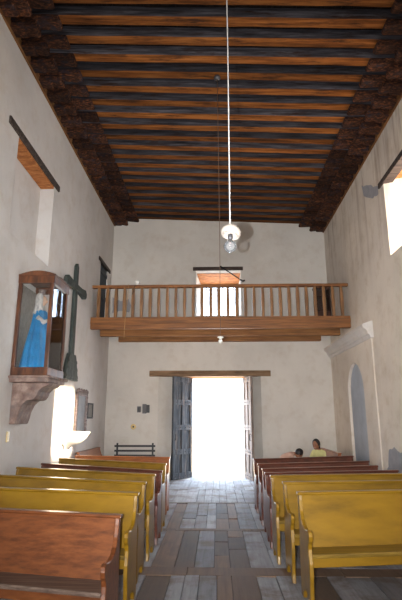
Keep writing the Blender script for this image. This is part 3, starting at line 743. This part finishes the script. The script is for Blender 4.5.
# glazed cupboard on the gallery
t = thing('glazed_cupboard', 'dark glazed cupboard at the right end of the choir gallery', 'cupboard', (2.99, YB - 0.20, 3.882))
m = MB(); m.box(-0.20, 0.20, -0.15, 0.19, 0, 0.55).box(-0.20, -0.17, -0.15, 0.19, 0.55, 1.28).box(0.17, 0.20, -0.15, 0.19, 0.55, 1.28).box(-0.20, 0.20, 0.17, 0.19, 0.55, 1.28).box(-0.22, 0.21, -0.17, 0.19, 1.24, 1.30).box(-0.17, 0.17, -0.12, 0.17, 0.98, 1.0)
m.build('body', M['dark_wood'], t, bevel=0.004)
for s in (-1, 1):
    d = MB(); a, b = (-0.195, -0.002) if s < 0 else (0.002, 0.195)
    d.box(a, a + 0.03, -0.17, -0.15, 0.56, 1.23).box(b - 0.03, b, -0.17, -0.15, 0.56, 1.23).box(a, b, -0.17, -0.15, 0.56, 0.60).box(a, b, -0.17, -0.15, 1.19, 1.23).box(a, b, -0.17, -0.15, 0.97, 0.99)
    do = d.build('cupboard_door', M['dark_wood'], t)
    p = MB(); p.box(a + 0.03, b - 0.03, -0.163, -0.159, 0.60, 1.19); p.build('glass_pane', M['glass'], do)

# bulbs and cords
def globe_lamp(name, label, x, y, ztop, zb, rb, shade, cable_r):
    t = thing(name, label, 'lamp', (x, y, zb))
    top = ztop - zb
    MB().tube([(0.0, 0, 0.16 if shade else 0.07), (0.004, 0, top*0.35), (-0.003, 0, top*0.7), (-0.012, 0, top)], cable_r, 6).build('cable', M['cable_white'] if shade else M['cable_brown'], t)
    if shade:
        S = Matrix.Translation((0.004, 0, 0.095)) @ Matrix.Rotation(math.radians(13), 4, 'Y') @ Matrix.Rotation(math.radians(-10), 4, 'X')
        MB().lathe([(0.018, 0.060), (0.030, 0.056), (0.050, 0.040), (0.066, 0.016), (0.068, 0.0), (0.063, -0.018), (0.057, -0.022), (0.050, -0.018), (0.046, 0.0), (0.036, 0.012), (0.015, 0.02)], 28, S).build('shade', M['enamel'], t)
        MB().lathe([(0.0001, 0.05), (0.016, 0.05), (0.017, 0.02), (0.014, 0.014), (0.0001, 0.014)], 16, Matrix.Translation((0, 0, 0.035))).build('socket', M['grey_box'], t)
        MB().lathe([(0.0001, -rb)] + [(rb*math.sin(PI*i/16), -rb*math.cos(PI*i/16)) for i in range(1, 14)] + [(0.014, rb*0.98), (0.013, rb*1.25)], 24).build('bulb', M['bulb_glass'], t)
        f = MB(); f.tube([(0, 0, 0.055), (0, 0, 0.02)], 0.006, 6); f.tube([(0, 0, 0.02), (-0.018, 0, 0.005), (-0.01, 0, -0.002), (0, 0, 0.003), (0.01, 0, -0.002), (0.018, 0, 0.005), (0, 0, 0.02)], 0.0012, 5)
        f.build('filament', M['silver_frame'], t)
    else:
        MB().lathe([(0.0001, 0.075), (0.022, 0.075), (0.045, 0.066), (0.048, 0.055), (0.022, 0.048), (0.018, 0.030), (0.0001, 0.03)], 18).build('socket', M['ceramic'], t)
        MB().lathe([(0.0001, -rb)] + [(rb*math.sin(PI*i/14), -rb*math.cos(PI*i/14)) for i in range(1, 12)] + [(0.014, rb*1.0)], 18).build('bulb', M['ceramic'], t)
    return t
globe_lamp('pendant_lamp', 'clear globe bulb with white shade hanging on long white cable', 0.10, 3.0, 7.25, 2.705, 0.042, True, 0.0045)
globe_lamp('hanging_bulb', 'small bare bulb hanging on brown cord below the gallery', 0.066, 7.05, 7.27, 2.70, 0.032, False, 0.0045)
t = thing('cord_hook', 'small iron hook plate on the ceiling where the brown cord hangs', 'hook', (0.054, 7.05, 7.205))
MB().lathe([(0.0001, 0.095), (0.05, 0.09), (0.06, 0.05), (0.02, 0.02), (0.0001, 0.02)], 14).build('rose', M['grey_box'], t); MB().tube([(0, 0, 0.03), (0.02, 0, 0.0), (0, 0, -0.03), (-0.02, 0, -0.01)], 0.006, 6).build('hook', M['black_iron'], t)
t = thing('gallery_bulb', 'round white bulb standing on the gallery rail near the left wall', 'light bulb', (-1.94, FY + 0.03, 4.761))
MB().lathe([(0.03, 0), (0.03, 0.03), (0.02, 0.05), (0.0001, 0.05)], 14).build('socket', M['ceramic'], t)
MB().ball((0, 0, 0.09), 0.06, 14).build('bulb', M['ceramic'], t)
MB().tube([(-0.03, -0.06, -0.01), (-0.05, -0.07, -0.07), (-0.09, -0.06, -0.10), (-0.07, -0.06, -0.17), (-0.10, -0.06, -0.24)], 0.009, 6).build('wire', M['black_iron'], t)
tag(MB().tube([(-2.14, FY - 0.035, 4.77), (-2.15, FY - 0.04, 4.4), (-2.19, FY - 0.035, 3.9), (-2.20, FY - 0.04, 3.44)], 0.006, 6).build('hanging_string', M['string']), 'pale string hanging down over the left part of the gallery rail', 'string')
t = thing('iron_stay', 'dark iron rod slanting from the gallery window lintel to the right', 'rod', (0.15, YB - 0.05, 5.86))
MB().tube([(0, 0, 0), (0.25, -0.10, -0.20), (0.55, -0.20, -0.45)], 0.016, 8).build('rod', M['black_iron'], t)
MB().ball((0.0, 0, 0.0), 0.035, 8).build('mount', M['black_iron'], t)
MB().tube([(0.55, -0.20, -0.45), (0.62, -0.22, -0.50), (0.68, -0.22, -0.48)], 0.024, 8).build('hook_end', M['black_iron'], t)

# ------------------------------------------------------------------ people
def skin_body(name, verts, edges, radii, mat, parent, root=0, sub=2):
    me = bpy.data.meshes.new(name); me.from_pydata(verts, edges, []); me.materials.append(mat)
    o = bpy.data.objects.new(name, me); COL.objects.link(o)
    md = o.modifiers.new('skin', 'SKIN'); md.use_smooth_shade = True
    sv = me.skin_vertices[0].data
    for i, r in enumerate(radii): sv[i].radius = (r, r) if not isinstance(r, tuple) else r; sv[i].use_root = (i == root)
    s = o.modifiers.new('sub', 'SUBSURF'); s.levels = sub; s.render_levels = sub
    dg = bpy.context.evaluated_depsgraph_get(); dg.update()
    m2 = bpy.data.meshes.new_from_object(o.evaluated_get(dg)); o.modifiers.clear(); o.data = m2
    if not m2.materials: m2.materials.append(mat)
    for p in m2.polygons: p.use_smooth = True
    o.parent = parent; return o
def paint(o, rule, mats):
    """clothing regions of the continuous body by position"""
    for m_ in mats: o.data.materials.append(m_)
    for p in o.data.polygons: p.material_index = rule(p.center)
def hand(verts, edges, radii, wi, base, d, side, up, s=1.0):
    """five finger chains rooted at the palm; d = hand direction"""
    d = Vector(d).normalized(); side = Vector(side).normalized(); up = Vector(up).normalized(); base = Vector(base)
    for k, (off, ln) in enumerate(((-0.027, 0.058), (-0.009, 0.068), (0.009, 0.064), (0.027, 0.050))):
        p0 = base + side*off*s; p1 = p0 + d*ln*0.5*s - up*0.004; p2 = p0 + d*ln*s - up*0.018*s
        b = len(verts); verts += [tuple(p0), tuple(p1), tuple(p2)]; edges += [(wi, b), (b, b+1), (b+1, b+2)]; radii += [0.010*s, 0.009*s, 0.0075*s]
    p0 = base - side*0.032*s - d*0.035*s; p1 = p0 - side*0.018*s + d*0.025*s; b = len(verts)
    verts += [tuple(p0), tuple(p1)]; edges += [(wi, b), (b, b+1)]; radii += [0.012*s, 0.009*s]
def head(parent, c, r, face, tilt_axis=None, hair_long=False):
    """face = unit direction the face looks; eyes, nose, mouth, ears and hair as children"""
    f = Vector(face).normalized(); up0 = Vector((0, 0, 1)) if abs(f.z) < 0.9 else Vector((1, 0, 0))
    s = f.cross(up0).normalized(); u = s.cross(f).normalized()
    Mx = Matrix(((f.x, s.x, u.x, c[0]), (f.y, s.y, u.y, c[1]), (f.z, s.z, u.z, c[2]), (0, 0, 0, 1)))
    m = MB(); m.ball((0, 0, 0), r, 16, (0.98, 0.80, 1.16)); m.ball((r*0.90, 0, -r*0.15), r*0.16, 8, (1.1, 0.8, 1.5))
    m.ball((r*0.55, 0, -r*0.72), r*0.42, 10, (0.9, 1.0, 0.8))
    for k in (-1, 1): m.ball((-r*0.02, k*r*0.80, -r*0.12), r*0.22, 8, (0.7, 0.35, 1.3))
    m2 = MB(); 
    for v in m.v: m2.v.append(tuple(Mx @ Vector(v)))
    m2.f, m2.mi, m2.sm, m2.cols = m.f, m.mi, m.sm, m.cols
    m2.build('head', M['skin'], parent)
    def part(name, mb, mat):
        q = MB(); q.v = [tuple(Mx @ Vector(v)) for v in mb.v]; q.f, q.mi, q.sm, q.cols = mb.f, mb.mi, mb.sm, mb.cols; return q.build(name, mat, parent)
    for k in (-1, 1): part('eye', MB().ball((r*0.84, k*r*0.33, r*0.03), r*0.11, 6), M['eye'])
    part('mouth', MB().ball((r*0.88, 0, -r*0.56), r*0.12, 6, (0.6, 1.9, 0.5)), M['trousers'] if False else M['skin_statue'])
    h = MB(); h.ball((-r*0.22, 0, r*0.20), r*1.06, 16, (0.98, 0.90, 1.08))
    if hair_long: h.ball((-r*0.55, 0, -r*0.65), r*0.75, 12, (0.75, 1.0, 1.5))
    part('hair', h, M['hair'])

def seated_person():
    """sits on the side pew facing the aisle (-X)"""
    t = thing('person', 'person in pale yellow shirt with dark hair seated behind the right pews', 'person', (2.30, 11.35, 0), math.radians(40))
    X, Y = 0.0, 0.0; V = []; E = []; Rr = []
    def add(p, r, to=None):
        V.append(p); Rr.append(r)
        if to is not None: E.append((to, len(V)-1))
        return len(V)-1
    pel = add((0.08, 0, 0.56), (0.15, 0.12)); wa = add((0.05, 0, 0.68), (0.135, 0.105), pel); ch = add((0.0, 0, 0.80), (0.155, 0.11), wa); nk = add((-0.04, 0, 0.89), 0.055, ch); nk2 = add((-0.06, 0, 0.935), 0.045, nk)
    for s in (-1, 1):
        hp = add((0.04, s*0.09, 0.545), 0.085, pel); kn = add((-0.36, s*0.10, 0.53), 0.062, hp); an = add((-0.34, s*0.10, 0.10), 0.040, kn); ft = add((-0.36, s*0.10, 0.045), 0.040, an); toe = add((-0.52, s*0.11, 0.035), 0.030, ft)
        sh = add((0.0, s*0.15, 0.83), 0.055, ch); el = add((-0.08, s*0.20, 0.62), 0.040, sh); wr = add((-0.27, s*0.13, 0.635), 0.027, el); pa = add((-0.33, s*0.12, 0.625), 0.026, wr)
        hand(V, E, Rr, pa, (-0.355, s*0.12, 0.62), (-1, 0, -0.15), (0, -s*-1, 0), (0, 0, 1), 0.95)
    o = skin_body('body', V, E, Rr, M['yellow_shirt'], t)
    def rule(c):
        if c.z < 0.085: return 3
        if c.x < -0.12 and c.z > 0.585: return 1
        if c.z > 0.885 and abs(c.y) < 0.08: return 1
        if c.z < 0.60 : return 2
        return 0
    paint(o, rule, [M['skin'], M['trousers'], M['shoe']])
    head(t, (-0.085, 0, 1.005), 0.092, (-1, -0.25, -0.15), hair_long=True)
    return t
def bent_person():
    """a child standing and bending forward towards +X"""
    t = thing('person', 'person in beige pink shirt bending down beside the person in yellow', 'person', (1.42, 10.95, 0))
    V = []; E = []; Rr = []
    def add(p, r, to=None):
        V.append(p); Rr.append(r)
        if to is not None: E.append((to, len(V)-1))
        return len(V)-1
    pel = add((-0.05, 0, 0.66), (0.12, 0.11)); wa = add((0.03, 0, 0.76), (0.11, 0.095), pel); ch = add((0.15, 0, 0.82), (0.12, 0.10), wa); nk = add((0.25, 0, 0.83), 0.045, ch); n2 = add((0.30, 0, 0.83), 0.04, nk)
    for s in (-1, 1):
        hp = add((-0.05, s*0.08, 0.60), 0.075, pel); kn = add((0.0, s*0.085, 0.34), 0.052, hp); an = add((-0.05, s*0.085, 0.09), 0.035, kn); ft = add((-0.04, s*0.085, 0.040), 0.036, an); toe = add((0.10, s*0.095, 0.032), 0.028, ft)
        sh = add((0.19, s*0.12, 0.80), 0.045, ch); el = add((0.21, s*0.15, 0.60), 0.034, sh); wr = add((0.28, s*0.12, 0.42), 0.023, el); pa = add((0.30, s*0.12, 0.37), 0.022, wr)
        hand(V, E, Rr, pa, (0.31, s*0.12, 0.35), (0.3, 0, -1), (0, 1, 0), (1, 0, 0.2), 0.85)
    o = skin_body('body', V, E, Rr, M['pink_shirt'], t)
    def rule(c):
        if c.z < 0.075: return 3
        if c.x > 0.14 and c.z < 0.66: return 1
        if c.x > 0.255 and c.z > 0.7: return 1
        if c.z < 0.64: return 2
        return 0
    paint(o, rule, [M['skin'], M['trousers'], M['shoe']])
    head(t, (0.37, 0, 0.83), 0.082, (0.6, 0.1, -0.8))
    return t
seated_person(); bent_person()
